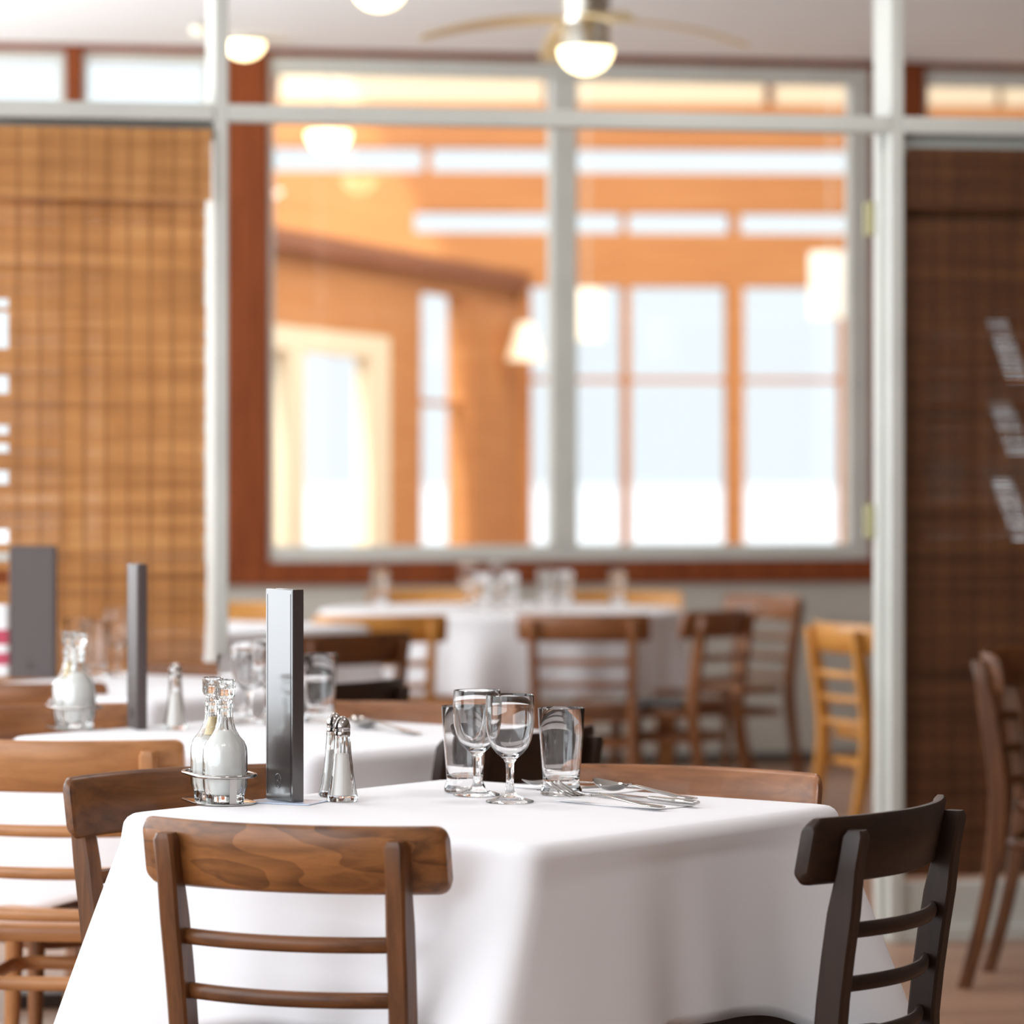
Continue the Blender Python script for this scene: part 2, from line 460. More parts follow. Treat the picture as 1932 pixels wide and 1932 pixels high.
# --- back wall with the double window
def Xb(px): return px_Y(px, 900, YB).x
def Zb(py, px=1000): return px_Y(px, py, YB).z
T = 0.14
zt0, zt1 = Zb(148), Zb(118)              # top frame of the window
zs = Zb(1029)                            # glass bottom
zf = Zb(1058)                            # frame bottom
zr = Zb(1101)                            # red band bottom
# wall below and the pieces beside
b = MB(); b.box((XL, YB, 0), (XR, YB + T, zr)); struct(b.build('wall_back', M['wall_grey']))
sbox('baseboard_back', (XL, YB - 0.02, 0), (XR, YB, 0.045), M['base_dark'], 0.003)
b = MB()
b.box((XL, YB - 0.02, Zb(106, 500)), (XR, YB + T, CEIL))          # red head trim
b.box((XL, YB - 0.03, zr), (XR, YB + T, zf))                     # red band under the windows
xj0, xj1 = Xb(428), Xb(506)
b.box((xj0, YB - 0.025, zf), (xj1, YB + T, Zb(106, 500)))        # red post left of the window
xk0, xk1 = Xb(1640), Xb(1742)
b.box((xk0, YB - 0.025, zf), (xk1, YB + T, Zb(106, 500)))        # red post right of the window
xm0, xm1 = Xb(123), Xb(156)
b.box((xm0, YB - 0.025, zf), (xm1, YB + T, Zb(106, 500)))
xn0, xn1 = Xb(-260), Xb(-225)
b.box((xn0, YB - 0.025, zf), (xn1, YB + T, Zb(106, 500)))
b.box((XL, YB - 0.025, zf), (Xb(-560), YB + T, Zb(106, 500)))
b.box((Xb(2300), YB - 0.025, zf), (XR, YB + T, Zb(106, 500)))
struct(b.build('trim_9', M['redwood'], bevel=0.004))
def window(name, x0, x1, fl, fr, ft, fb, mull=None, mat=None):
    w = MB(); top, bot = Zb(106, 500), zf
    w.box((x0, YB - 0.01, bot), (x1, YB + 0.07, bot + fb)); w.box((x0, YB - 0.01, top - ft), (x1, YB + 0.07, top))
    w.box((x0, YB - 0.01, bot + fb), (x0 + fl, YB + 0.07, top - ft)); w.box((x1 - fr, YB - 0.01, bot + fb), (x1, YB + 0.07, top - ft))
    if mull: w.box((mull[0], YB - 0.02, bot + fb), (mull[1], YB + 0.09, top - ft))
    o = struct(w.build(name, mat or M['paint'], bevel=0.004))
    spans = [(x0 + fl, x1 - fr)] if not mull else [(x0 + fl, mull[0]), (mull[1], x1 - fr)]
    for a, c in spans:
        MB().box((a, YB + 0.028, bot + fb), (c, YB + 0.034, top - ft)).build('pane', M['pane'], o)
    return o
window('window_1', xj1, xk0, Xb(517) - Xb(506), Xb(1640) - Xb(1602), Zb(106, 500) - zt0, zs - zf, (Xb(1040), Xb(1088)))
window('window_2', xm1, xj0, 0.022, 0.10, Zb(106, 300) - Zb(122, 300), zs - zf)
window('window_3', xn1, xm0, 0.03, 0.03, Zb(106, 300) - Zb(122, 300), zs - zf)
window('window_4', xk1, Xb(2300), 0.02, 0.03, Zb(140, 1850) - Zb(168, 1850), zs - zf)
window('window_5', Xb(-560), xn0, 0.03, 0.03, Zb(106, 300) - Zb(122, 300), zs - zf)

# --- the timber hall beyond
HD, HA = 24.0, R(4.0)
def hall(u, v, z=0.0):
    return Vector((*c2w(u * math.cos(HA) - v * math.sin(HA), HD + u * math.sin(HA) + v * math.cos(HA)), z))
HM = Matrix.Translation(hall(0, 0)) @ Matrix.Rotation(HA - YAW, 4, 'Z')
def Uh(px):
    k = (px - 966) / FPX
    return k * HD / (math.cos(HA) - k * math.sin(HA))
def Zh(py, px=1250):
    d = HD + Uh(px) * math.sin(HA)
    return EYE - (py - HORIZON) / FPX * d
def hbox(mb, u0, u1, z0, z1, v0=0.0, v1=0.2):
    mb.box((u0, v0, z0), (u1, v1, z1))
cols = [(Uh(1002), Uh(1176)), (Uh(1190), Uh(1373)), (Uh(1404), Uh(1589)), (Uh(1640), Uh(1830)), (Uh(1850), Uh(2040))]
z_w0, z_wm0, z_wm1, z_w1 = 0.55, Zh(721), Zh(712), Zh(540)
s1 = (Zh(440), Zh(401)); s2 = (Zh(326), Zh(280)); s3 = (Zh(196), Zh(146))
UL, UR, ZT = Uh(440), Uh(2300), 5.3
w = MB()
hbox(w, Uh(975), UR, 0, z_w0); hbox(w, Uh(975), UR, z_w1, 2.5); hbox(w, UL, UR, 2.5, s1[0]); hbox(w, UL, UR, s1[1], s2[0]); hbox(w, UL, UR, s2[1], s3[0]); hbox(w, UL, UR, s3[1], ZT)
hbox(w, Uh(975), cols[0][0], z_w0, z_w1)
for i in range(len(cols) - 1): hbox(w, cols[i][1], cols[i + 1][0], z_w0, z_w1)
hbox(w, cols[-1][1], UR, z_w0, z_w1)
hbox(w, UL, Uh(782), s1[0], s1[1])
for a, c in ((1176, 1186), (1380, 1398)): hbox(w, Uh(a), Uh(c), s1[0], s1[1])
hbox(w, Uh(800), Uh(815), s2[0], s2[1], 0.05)
for c in cols: hbox(w, c[0], c[1], z_wm0, z_wm1, 0.06, 0.12)
o = struct(w.build('wall_hall', M['hall_wood'], smooth=0)); o.matrix_world = HM
w = MB()
for c in cols: hbox(w, c[0], c[1], z_w0, z_w1, 0.085, 0.09)
hbox(w, Uh(782), UR, s1[0], s1[1], 0.085, 0.09); hbox(w, UL, UR, s2[0], s2[1], 0.085, 0.09)
o = w.build('window_pane', M['pane'], smooth=0); o.matrix_world = HM
o.name = 'window_6'; struct(o)
w = MB()       # cream ribbon high on the hall wall, in lengths between posts
for a, c in ((528, 1026), (1060, 1442), (1462, 1700), (1712, 1880), (1892, 2290)): hbox(w, Uh(a), Uh(c), s3[0], s3[1], -0.01, 0.1)
o = struct(w.build('trim_10', M['cream'], smooth=0)); o.matrix_world = HM
w = MB(); hbox(w, UL, UR, s3[0], s3[1], 0.1, 0.2)
o = struct(w.build('trim_11', M['hall_beam'], smooth=0)); o.matrix_world = HM
# low side wall of the hall, running away to the corner
P0, P1 = Vector((-1.725, 18.2)), Vector((0.03, 24.05))
dirw = (P1 - P0).normalized(); LW = (P1 - P0).length
SM = Matrix.Translation((*c2w(P0.x, P0.y), 0)) @ Matrix.Rotation(math.atan2(dirw.y, dirw.x) - YAW, 4, 'Z')
def side(px, py=900):
    k = (px - 966) / FPX           # x = k d on the line P0 + s dirw
    s_ = (k * P0.y - P0.x) / (dirw.x - k * dirw.y)
    d = P0.y + s_ * dirw.y
    return s_, EYE - (py - HORIZON) / FPX * d
wt = 2.46
w = MB()
da, db = side(500)[0] , side(736)[0]
wa, wb = side(795)[0], side(878)[0]
dz = side(735, 636)[1]
wz1, wzm1, wzm0 = side(836, 553)[1], side(836, 756)[1], side(836, 765)[1]
w.box((-0.6, 0, dz), (db, 0.12, wt)); w.box((-0.6, 0, 0), (da - 0.4, 0.12, dz)); w.box((db, 0, 0), (wa, 0.12, wt)); w.box((wa, 0, 0), (wb, 0.12, 0.55)); w.box((wa, 0, wz1), (wb, 0.12, wt)); w.box((wa, 0.03, wzm0), (wb, 0.09, wzm1)); w.box((wb, 0, 0), (LW, 0.12, wt))
w.box((side(880)[0], -0.04, 0), (side(992)[0] , -0.001, wt - 0.12))
o = struct(w.build('wall_hall_side', M['hall_wood'], smooth=0)); o.matrix_world = SM
w = MB(); w.box((-0.6, -0.10, wt), (LW - 0.02, 0.14, wt + 0.10))
o = struct(w.build('trim_12', M['hall_beam'], smooth=0)); o.matrix_world = SM
w = MB(); w.box((wa, 0.055, 0.55), (wb, 0.06, wz1))
o = struct(w.build('window_7', M['pane'], smooth=0)); o.matrix_world = SM
# cream door leaf with tall panes
a0, a1 = da - 0.4, db
st = 0.30 * (db - da)
w = MB()
w.box((a0, 0.0, dz - 0.13), (a1, 0.1, dz)); w.box((a0, 0, 0), (a1, 0.1, 0.2)); w.box((a1 - side(736)[0] + side(700)[0], 0, 0.2), (a1, 0.1, dz - 0.13))
w.box((side(545)[0], 0, 0.2), (side(575)[0], 0.1, dz - 0.13)); w.box((a0, 0, 0.2), (a0 + 0.1, 0.1, dz - 0.13))
o = struct(w.build('door_1', M['cream'], smooth=0)); o.matrix_world = SM
MB().box((a0 + 0.1, 0.05, 0.2), (a1 - 0.05, 0.055, dz - 0.13)).build('pane', M['pane'], o, smooth=0)
# hall roof and outer walls
w = MB(); w.box((UL, -8.2, ZT), (UR, 0.4, ZT + 0.15))
o = struct(w.build('ceiling_hall', M['hall_wood'], smooth=0)); o.matrix_world = HM
# snowy ground and a far hillside
struct(MB().box((-150, 31, -0.25), (150, 330, -0.13)).build('ground', M['snow']))
struct(MB().box((-60, YB + 1, -0.25), (XL - 3, 31, -0.13)).build('ground_side', M['snow']))

# ------------------------------------------------------------------ ceiling lamps and fan
def ceiling_lamp(px, py_top, w_px, label, mat='bulb'):
    d = (CEIL - EYE) * FPX / (HORIZON - py_top)
    p = px_d(px, py_top, d); r = w_px / 2 / FPX * d
    t = thing('ceiling_light', label, 'ceiling light', (p.x, p.y, CEIL), 0, 'round ceiling lights')
    MB().lathe([(0, 0), (r * 1.02, 0), (r * 1.02, -0.02), (0, -0.02)], 28).build('ceiling_plate', M['nickel'], t)
    pr = [(0, -0.02), (r, -0.02)] + [(r * math.cos(a), -0.02 - r * 0.8 * math.sin(a)) for a in [PI / 2 * i / 8 for i in range(1, 8)]] + [(0, -0.02 - r * 0.8)]
    MB().lathe(pr, 28).build('glass_dome', M[mat], t)
ceiling_lamp(716, -30, 98, 'glowing dome light cut by the top edge of the photo')
ceiling_lamp(461, 72, 76, 'glowing dome light right of the left post, near the back wall')
ceiling_lamp(374, 44, 30, 'small faint round light just left of the left post', 'dim_bulb')
fd = 12.6
fp = px_d(1105, 92, fd); s_ = fd / FPX
t = thing('ceiling_fan', 'nickel ceiling fan with a lit bowl and thin curved blades', 'ceiling fan', (fp.x, fp.y, CEIL), 0)
zb = fp.z - CEIL
rh = 46 * s_
MB().lathe([(0, zb), (rh, zb), (rh, zb + 0.085), (rh * 0.985, zb + 0.088), (rh * 0.985, zb + 0.094), (rh, zb + 0.097), (rh, 0), (0, 0)], 36).build('motor_housing', M['nickel'], t)
rr = 51 * s_
MB().lathe([(0, zb - 0.001), (rr, zb - 0.001)] + [(rr * math.cos(a), zb - 0.001 - 47 * s_ * math.sin(a)) for a in [PI / 2 * i / 8 for i in range(1, 8)]] + [(0, zb - 47 * s_)], 36).build('light_bowl', M['bulb'], t)
for k, (ang, L) in enumerate(((-10.5 + 8, 0.58), (-10.5 + 98, 0.58), (-10.5 + 188, 0.58), (-10.5 + 278, 0.58))):
    bl = MB(); rings = []
    for i in range(13):
        q = i / 12; x = rh * 0.9 + (L - rh * 0.9) * q
        hw = 0.035 + 0.035 * math.sin(PI * min(1, q * 1.02)) ** 0.7 * (1 - 0.25 * q)
        z = zb + 0.095 - 0.075 * q ** 2.2
        sw = 0.04 * q ** 2
        tw = 0.10
        rings.append([(x, sw - hw, z - hw * tw), (x, sw + hw, z + hw * tw), (x, sw + hw, z + hw * tw + 0.008), (x, sw - hw, z - hw * tw + 0.008)])
    bl.loft(rings)
    o = bl.build('blade', M['blade'], t, smooth=30)
    o.rotation_euler = (0, 0, R(ang))
# lamps in the hall
p = px_d(1566, 600, 20.0); q = 20.0 / FPX
t = thing('pendant_lamp', 'white drum pendant lamp by the right edge of the inner window', 'pendant lamp', (p.x, p.y, p.z), 0)
MB().lathe([(40 * q, 0), (40 * q, 124 * q), (39 * q, 124 * q), (39 * q, 0)], 32, close=False).build('lamp_shade', M['shade'], t)
MB().tube([(0, 0, 60 * q), (0, 0, ZT - p.z)], 0.003).build('cord', M['paint'], t)
p = px_d(1108, 640, 20.0)
t = thing('pendant_lamp', 'cream drum pendant lamp half hidden behind the window mullion', 'pendant lamp', (p.x, p.y, p.z), 0)
MB().lathe([(30 * q, 0), (30 * q, 95 * q), (29 * q, 95 * q), (29 * q, 0)], 32, close=False).build('lamp_shade', M['dim_bulb'], t)
MB().tube([(0, 0, 60 * q), (0, 0, ZT - p.z)], 0.003).build('cord', M['paint'], t)
p = px_d(620, 250, 17.0)
t = thing('pendant_lamp', 'bright glowing bowl lamp hanging in the hall, high behind the left pane', 'pendant lamp', (p.x, p.y, p.z), 0)
rr = 42 * 17 / FPX
MB().lathe([(0, 0), (rr, 0)] + [(rr * math.cos(a), -rr * 0.95 * math.sin(a)) for a in [PI / 2 * i / 8 for i in range(1, 8)]] + [(0, -rr * 0.95)], 28).build('light_bowl', M['bulb'], t)
MB().tube([(0, 0, 0.0), (0, 0, ZT - p.z)], 0.006).build('stem', M['nickel'], t)
s0, z0 = side(930, 680)
wl = SM @ Vector((s0, -0.22, z0))
t = thing('wall_lamp', 'cone shaded wall lamp glowing on the timber column in the hall', 'wall lamp', wl, HA - YAW)
k = 23.6 / FPX
MB().lathe([(36 * k, 0), (14 * k, 70 * k), (13 * k, 70 * k), (35 * k, 0)], 24, close=False).build('lamp_shade', M['dim_bulb'], t)
MB().tube([(0, 0, 45 * k), (0, 0.12, 45 * k)], 0.012).build('bracket', M['brass'], t)

# ------------------------------------------------------------------ chairs
def make_chair(wkey, pad=None, rail_key=None):
    t = thing('dining_chair', 'x', 'chair', (0, 0, 0), 0, 'ladder back chairs')
    wm = M[wkey]
    HT = 0.775
    def stile_y(z):
        if z < 0.44: return -0.178 - 0.085 * ((0.44 - z) / 0.44) ** 1.6
        return -0.178 - 0.050 * ((z - 0.44) / 0.335) ** 1.35
    def stile_x(z):
        return 0.150 + 0.020 * (z / 0.775)
    # curved top rail
    rings = []; N = 22; hw = 0.224
    us = [-1 + 0.07 * (1 - math.cos(PI / 2 * k / 6)) for k in range(7)]
    us = us + [-0.93 + 1.86 * k / N for k in range(1, N)] + [-q for q in reversed(us)]
    for u in us:
        x = hw * u
        c = 0.058 * u * u
        e = min(1, max(0, (abs(u) - 0.93) / 0.07))
        ins = 0.0155 * (1 - math.sqrt(max(0, 1 - e * e)))
        ring = []
        zt, zl = HT - ins, HT - 0.094 + ins
        for (zz, off) in ((zl, 0.0), (zl + 0.006, -0.009), (zt - 0.006, -0.009), (zt, -0.004), (zt, 0.005), (zt - 0.006, 0.010), (zl + 0.006, 0.010), (zl, 0.004)):
            ring.append((x, stile_y(zz) + 0.002 + c - 0.036 + 0.013 + off, zz))
        rings.append(ring)
    MB().loft(rings).build('top_rail', M[rail_key or wkey], t, smooth=50)
    for sx in (-1, 1):
        rings = []
        zs_ = [0.0, 0.08, 0.16, 0.24, 0.32, 0.40, 0.46, 0.52, 0.58, 0.64, 0.70, 0.748, 0.757]
        for z in zs_:
            w = 0.0145 if z > 0.1 else 0.0125
            dth = 0.021 if 0.3 < z < 0.7 else 0.0165
            if z == 0.757: w *= 0.75; dth *= 0.75
            x, y = sx * stile_x(z), stile_y(z) - 0.012
            g = 0.004
            rings.append([(x - w + g, y - dth, z), (x + w - g, y - dth, z), (x + w, y - dth + g, z), (x + w, y + dth - g, z), (x + w - g, y + dth, z), (x - w + g, y + dth, z), (x - w, y + dth - g, z), (x - w, y - dth + g, z)])
        MB().loft(rings).build('rear_leg', M[wkey + '_leg'], t, smooth=35)
    for zc in (0.614, 0.538, 0.463):
        rings = []
        for i in range(15):
            u = -1 + 2 * i / 14
            x = (stile_x(zc) - 0.012) * u
            y = stile_y(zc) - 0.010 - 0.034 * (1 - u * u)
            rings.append([(x, y + 0.0075 * math.cos(a), zc + 0.0115 * math.sin(a)) for a in [2 * PI * j / 10 for j in range(10)]])
        MB().loft(rings).build('back_slat', wm, t, smooth=60)
    # seat
    def outline(w0, w1, y0, y1, rad, n=6):
        pts = []
        cs = [(w1 - rad, y1 - rad, 0), (-w1 + rad, y1 - rad, PI / 2), (-w0 + rad, y0 + rad, PI), (w0 - rad, y0 + rad, 1.5 * PI)]
        for cx, cy, a in cs:
            for i in range(n + 1):
                pts.append((cx + rad * math.cos(a + i * PI / 2 / n), cy + rad * math.sin(a + i * PI / 2 / n)))
        return pts
    ou = outline(0.168, 0.200, -0.165, 0.150, 0.045)
    sc_ = lambda f, z: [(x * f, y * f, z) for x, y in ou]
    MB().loft([sc_(0.97, 0.408), sc_(1, 0.416), sc_(1, 0.432), sc_(0.975, 0.438)]).build('seat', wm, t, smooth=50)
    if pad:
        MB().loft([sc_(0.93, 0.438), sc_(0.96, 0.450), sc_(0.93, 0.462), sc_(0.7, 0.467)]).build('seat_pad', M[pad], t, smooth=60)
    for sx in (-1, 1):
        rings = []
        for z, r in ((0.0, 0.0115), (0.2, 0.0145), (0.408, 0.018)):
            x, y = sx * (0.172 - 0.016 * z / 0.408), 0.128 - 0.016 * z / 0.408
            rings.append([(x + r * math.cos(a), y + r * math.sin(a), z) for a in [2 * PI * j / 12 for j in range(12)]])
        MB().loft(rings).build('front_leg', M[wkey + '_leg'], t, smooth=60)
    rp = outline(0.150, 0.150, -0.175, 0.100, 0.05)
    MB().tube([(x, y, 0.335) for x, y in rp], 0.013, 8, closed=True, rx=0.009).build('stretcher_ring', wm, t, smooth=60)
    return t
CH = {k: make_chair(*a) for k, a in {
    'walnut': ('walnut', None, 'walnut_flame'), 'walnut_plain': ('walnut', None), 'shaded_dark': ('shaded_dark', None), 'lit_brown': ('lit_brown', None), 'amber': ('amber', None), 'amber_pad': ('russet', 'black_pad'),
    'russet': ('russet', None)}.items()}
def chair(kind, xc, d, alpha, label, group, scale=1.0):
    x, y = c2w(xc, d)
    # alpha: facing direction measured clockwise from straight ahead of the camera; xc, d: middle of the top rail
    rz = -YAW - R(alpha)
    off = Vector((0.0, 0.232 * scale, 0.0)); off.rotate(Matrix.Rotation(rz, 3, 'Z'))
    return place(CH[kind], label, (x + off.x, y + off.y, 0), rz, group, scale)
G1 = 'ladder back chairs in the dining room'; G2 = 'ladder back chairs in the alcove'
chair('walnut', -0.312, 4.90, 20, 'walnut brown ladder back chair in front, its back to the camera', G1)
chair('shaded_dark', 0.556, 5.14, -60, 'very dark ladder back chair at the right corner of the front table', G1)
chair('russet', 0.305, 5.83, 207, 'brown ladder back chair beyond the front table cutlery, only its top rail showing', G1)
chair('walnut_plain', -0.55, 5.80, 139.5, 'brown ladder back chair left of the front table behind the oil cruets', G1)
chair('lit_brown', -0.81, 6.42, 6, 'light brown ladder back chair at the left edge, its back to the camera', G1)
chair('shaded_dark', 0.045, 6.63, -52, 'dark ladder back chair seen through the front table wine glasses', G1)
chair('russet', -0.165, 7.46, 204, 'brown ladder back chair behind the second table, by the spoon', G1)
chair('russet', -0.98, 7.38, 146, 'brown ladder back chair left of the second table behind the blurred cruets', G1)
chair('russet', -1.14, 8.16, 4, 'brown ladder back chair at the left edge under the wide menu', G1)
chair('shaded_dark', -0.36, 8.20, -52, 'dark chair corner right of the blurred tumbler, behind the tall front menu', G1)
chair('russet', -0.70, 9.02, 200, 'brown ladder back chair against the blind at the foot of the left post', G1)
chair('walnut_plain', 1.185, 8.91, 108, 'reddish brown chair standing alone before the dark right blind', G1, 1.05)
chair('amber_pad', 0.235, 12.1, 6, 'brown chair with black seat pad facing the round table, back to the camera', G2)
chair('amber_pad', 0.735, 12.45, -58, 'dark brown chair right of the round table, nearer of the two turned sideways', G2)
chair('russet', 1.0, 14.0, -125, 'brown chair with a bright lit rail, second from the right post', G2)
chair('amber', 1.01, 11.4, 70, 'golden amber chair beside the right painted post', G2)
chair('amber', -0.43, 12.0, -8, 'orange amber chair left of the round table draped front', G2)
chair('walnut_plain', -0.45, 10.65, -40, 'dark brown chair just beyond the partition, in front of the orange chair', G2)
chair('amber', 0.46, 14.45, 188, 'amber chair beyond the round table, right of its glasses', G2)
chair('amber', -0.36, 14.6, 172, 'amber chair beyond the round table, left of its glasses', G2)
chair('amber', -1.02, 13.2, 170, 'amber chair beyond the far left table beside the left post', G2)

# ------------------------------------------------------------------ tables and cloths
def make_table(name, label, cx, cd, side_, rot_cam, group, round_r=None):
    x, y = c2w(cx, cd); rz = rot_cam - YAW
    t = thing(name, label, 'table', (x, y, 0), rz, group)
    h = side_ / 2
    if round_r:
        MB().lathe([(0, 0.715), (round_r, 0.715), (round_r, 0.744), (0, 0.744)], 48).build('tabletop', M['walnut'], t, bevel=0.003)
    else:
        MB().box((-h + 0.012, -h + 0.012, 0.715), (h - 0.012, h - 0.012, 0.744)).build('tabletop', M['walnut'], t, bevel=0.006)
    MB().lathe([(0, 0.03), (0.05, 0.03), (0.036, 0.08), (0.036, 0.66), (0.09, 0.715), (0, 0.715)], 20).build('column', M['shaded_dark'], t)
    b = MB()
    for k in range(4):
        b.box((-0.035, 0, 0), (0.035, 0.30, 0.035), Matrix.Rotation(k * PI / 2 + PI / 4, 4, 'Z'))
    b.build('foot', M['shaded_dark'], t, bevel=0.004)
    return t
def sq_edge(phi, h, rad):
    """distance from the centre to a square of half side h with rounded corners, along angle phi"""
    c, s = abs(math.cos(phi)), abs(math.sin(phi))
    if c < s: c, s = s, c
    r = h / c
    if r * s > h - rad:
        # ray meets the corner arc centred at (h-rad, h-rad)
        q = h - rad; bq = q * (c + s); disc = bq * bq - (2 * q * q - rad * rad)
        r = bq + math.sqrt(max(0, disc))
    return r
def cloth(label, cx, cd, side_, rot_cam, drop, group, round_r=None, flare=0.105, seed=1, zc=0.7475, folds=1.0):
    rnd = random.Random(seed)
    x, y = c2w(cx, cd)
    N = 240; b = MB(); rings = []
    h = side_ / 2
    pa = [rnd.uniform(0, 2 * PI) for _ in range(6)]
    def edge(phi):
        return round_r if round_r else sq_edge(phi, h, 0.025)
    def at(phi, t, dist):
        """t: 0 at the table edge to 1 at the hem; returns radius, z"""
        corner = abs(math.sin(2 * phi)) if not round_r else 0.0
        k = corner ** 5
        dr = (drop - 0.01) * (1 + 0.36 * k)
        if round_r:
            out = 0.03 * t + t * 0.022 * folds * (math.sin(9 * phi + pa[0]) + 0.6 * math.sin(14 * phi + pa[1]) + 0.5 * math.sin(23 * phi + pa[2]))
            out = max(out, 0.004 * t)
        else:
            out = t * (0.025 + flare * k) + folds * t * 0.007 * (1 - k) * (math.sin(10 * phi + pa[0]) + 0.7 * math.sin(17 * phi + pa[1]))
            wob = abs(math.sin(2 * phi)) ** 24
            out += -0.0 * wob
        return edge(phi) + 0.006 + out, -dr * t
    steps = [0.0, 0.35, 0.7, 0.9, 0.97]
    for f in steps[1:]:
        rings.append([(edge(2 * PI * j / N) * f * math.cos(2 * PI * j / N), edge(2 * PI * j / N) * f * math.sin(2 * PI * j / N), 0.0) for j in range(N)])
    for a in (0.25, 0.5, 0.75, 1.0):   # soft edge
        an = a * PI / 2; rad = 0.022
        ring = []
        for j in range(N):
            phi = 2 * PI * j / N; e = edge(phi) - rad * 0.6 + rad * math.sin(an) * 1.1
            ring.append((e * math.cos(phi), e * math.sin(phi), -rad * (1 - math.cos(an))))
        rings.append(ring)
    M_ = 16
    for i in range(1, M_ + 1):
        t = i / M_; ring = []
        for j in range(N):
            phi = 2 * PI * j / N
            r, z = at(phi, t, 0)
            tw = 0.0
            if not round_r:
                k = abs(math.sin(2 * phi)) ** 6
                tw = -0.14 * k * t
            ring.append((r * math.cos(phi + tw), r * math.sin(phi + tw), z - 0.022))
        rings.append(ring)
    b.loft(rings, caps=False)
    n0 = len(b.v); b.v.append((0, 0, 0))
    for j in range(N): b.f.append((j, (j + 1) % N, n0))
    o = b.build('tablecloth', M['cloth'], None, smooth=70, solid=0.0015)
    o.location = (x, y, zc); o.rotation_euler = (0, 0, rot_cam - YAW)
    return tag(o, label, 'tablecloth', group)
A45 = R(45 + 7)
TG, CG = 'dining tables', 'white tablecloths'
TABLES = [
    ('front', -0.04, 5.41, 0.76, A45, None), ('second', -0.42, 6.95, 0.76, A45, None), ('third', -0.86, 8.50, 0.76, A45, None),
    ('far', -1.00, 11.8, 0.76, A45, None), ('round', -0.04, 13.3, 1.3, A45, 0.66)]
tl = {'front': 'dining table under the sharp white cloth in the foreground', 'second': 'dining table behind the front one, under the cloth with the blurred cruets', 'third': 'dining table by the left blind, under the cloth with the wide menu',
      'far': 'dining table in the alcove beside the left post', 'round': 'large round table in the alcove below the inner window'}
cl = {'front': 'white tablecloth in the foreground with cutlery and sharp glasses on it', 'second': 'white tablecloth on the second table, between front table and left blind', 'third': 'white tablecloth on the table against the left blind',
      'far': 'white tablecloth on the far table just right of the left post', 'round': 'white pleated cloth on the round table below the inner window'}
for i, (k, cx, cd, sd, ro, rr) in enumerate(TABLES):
    make_table('round_table' if rr else 'dining_table', tl[k], cx, cd, sd, ro, TG, rr)
    cloth(cl[k], cx, cd, sd, ro, 0.268, CG, rr, seed=11 + i, folds=1.0)
ZC = 0.7476

# ------------------------------------------------------------------ table ware
def wine_glass():
    t = thing('wine_glass', 'x', 'wine glass', (0, 0, 0), 0)
    outer = [(0.0, 0.0), (0.0355, 0.0), (0.0368, 0.0012), (0.0360, 0.0028), (0.025, 0.0055), (0.012, 0.0105), (0.0068, 0.018), (0.0060, 0.030), (0.0060, 0.052), (0.0070, 0.060), (0.0115, 0.067), (0.0200, 0.074), (0.0275, 0.083), (0.0330, 0.095), (0.0362, 0.110), (0.0374, 0.126), (0.0372, 0.144), (0.0363, 0.1625)]
    inner = [(0.0352, 0.1632), (0.0350, 0.1625), (0.0359, 0.144), (0.0361, 0.126), (0.0349, 0.110), (0.0316, 0.096), (0.0260, 0.085), (0.0180, 0.0765), (0.0085, 0.0712), (0.0, 0.0700)]
    MB().lathe(outer + inner, 48).build('bowl_and_stem', M['glass'], t, smooth=50)
    return t
def tumbler():
    t = thing('tumbler', 'x', 'drinking glass', (0, 0, 0), 0)
    outer = [(0.0, 0.0005), (0.0300, 0.0), (0.0325, 0.002), (0.0322, 0.008), (0.0295, 0.014), (0.0282, 0.019), (0.0290, 0.026), (0.0305, 0.045), (0.0340, 0.090), (0.0368, 0.1345)]
    inner = [(0.0360, 0.1352), (0.0353, 0.1345), (0.0322, 0.090), (0.0285, 0.045), (0.0266, 0.030), (0.0240, 0.0245), (0.0, 0.0235)]
    MB().lathe(outer + inner, 48).build('glass_body', M['glass'], t, smooth=50)
    return t
def cruet(liquid, fill):
    t = thing('cruet_bottle', 'x', 'cruet bottle', (0, 0, 0), 0)
    outer = [(0, 0), (0.0275, 0.0), (0.029, 0.003), (0.0285, 0.008), (0.0305, 0.014), (0.0332, 0.022), (0.0340, 0.034), (0.0340, 0.072), (0.0330, 0.082), (0.0290, 0.091), (0.0215, 0.100), (0.0160, 0.110), (0.0130, 0.120), (0.0118, 0.130), (0.0116, 0.141), (0.0132, 0.1425), (0.0134, 0.147), (0.0122, 0.1485)]
    inner = [(0.0092, 0.1485), (0.0092, 0.130), (0.0105, 0.120), (0.0138, 0.110), (0.0195, 0.100), (0.0268, 0.0905), (0.0305, 0.081), (0.0314, 0.072), (0.0314, 0.034), (0.0305, 0.023), (0.026, 0.012), (0.0, 0.009)]
    MB().lathe(outer + inner, 72, flute=0.022, nf=12).build('glass_body', M['green_glass'], t, smooth=50)
    L = [(0, 0.0095)] + [(r * 0.93, z) for r, z in reversed(inner[:-1]) if z <= fill]
    if fill > L[-1][1]: L.append((min(L[-1][0], 0.0098), fill))
    L.append((0, fill))
    MB().lathe(L, 36).build('dressing', M[liquid], t, smooth=50)
    st = [(0, 0.128), (0.0085, 0.128), (0.0088, 0.149), (0.0100, 0.153), (0.0085, 0.156), (0.0130, 0.158), (0.0150, 0.162), (0.0152, 0.1835), (0.0138, 0.1845), (0.0125, 0.172), (0.0, 0.170)]
    MB().lathe(st, 60, flute=0.05, nf=10).build('stopper', M['green_glass'], t, smooth=40)
    return t
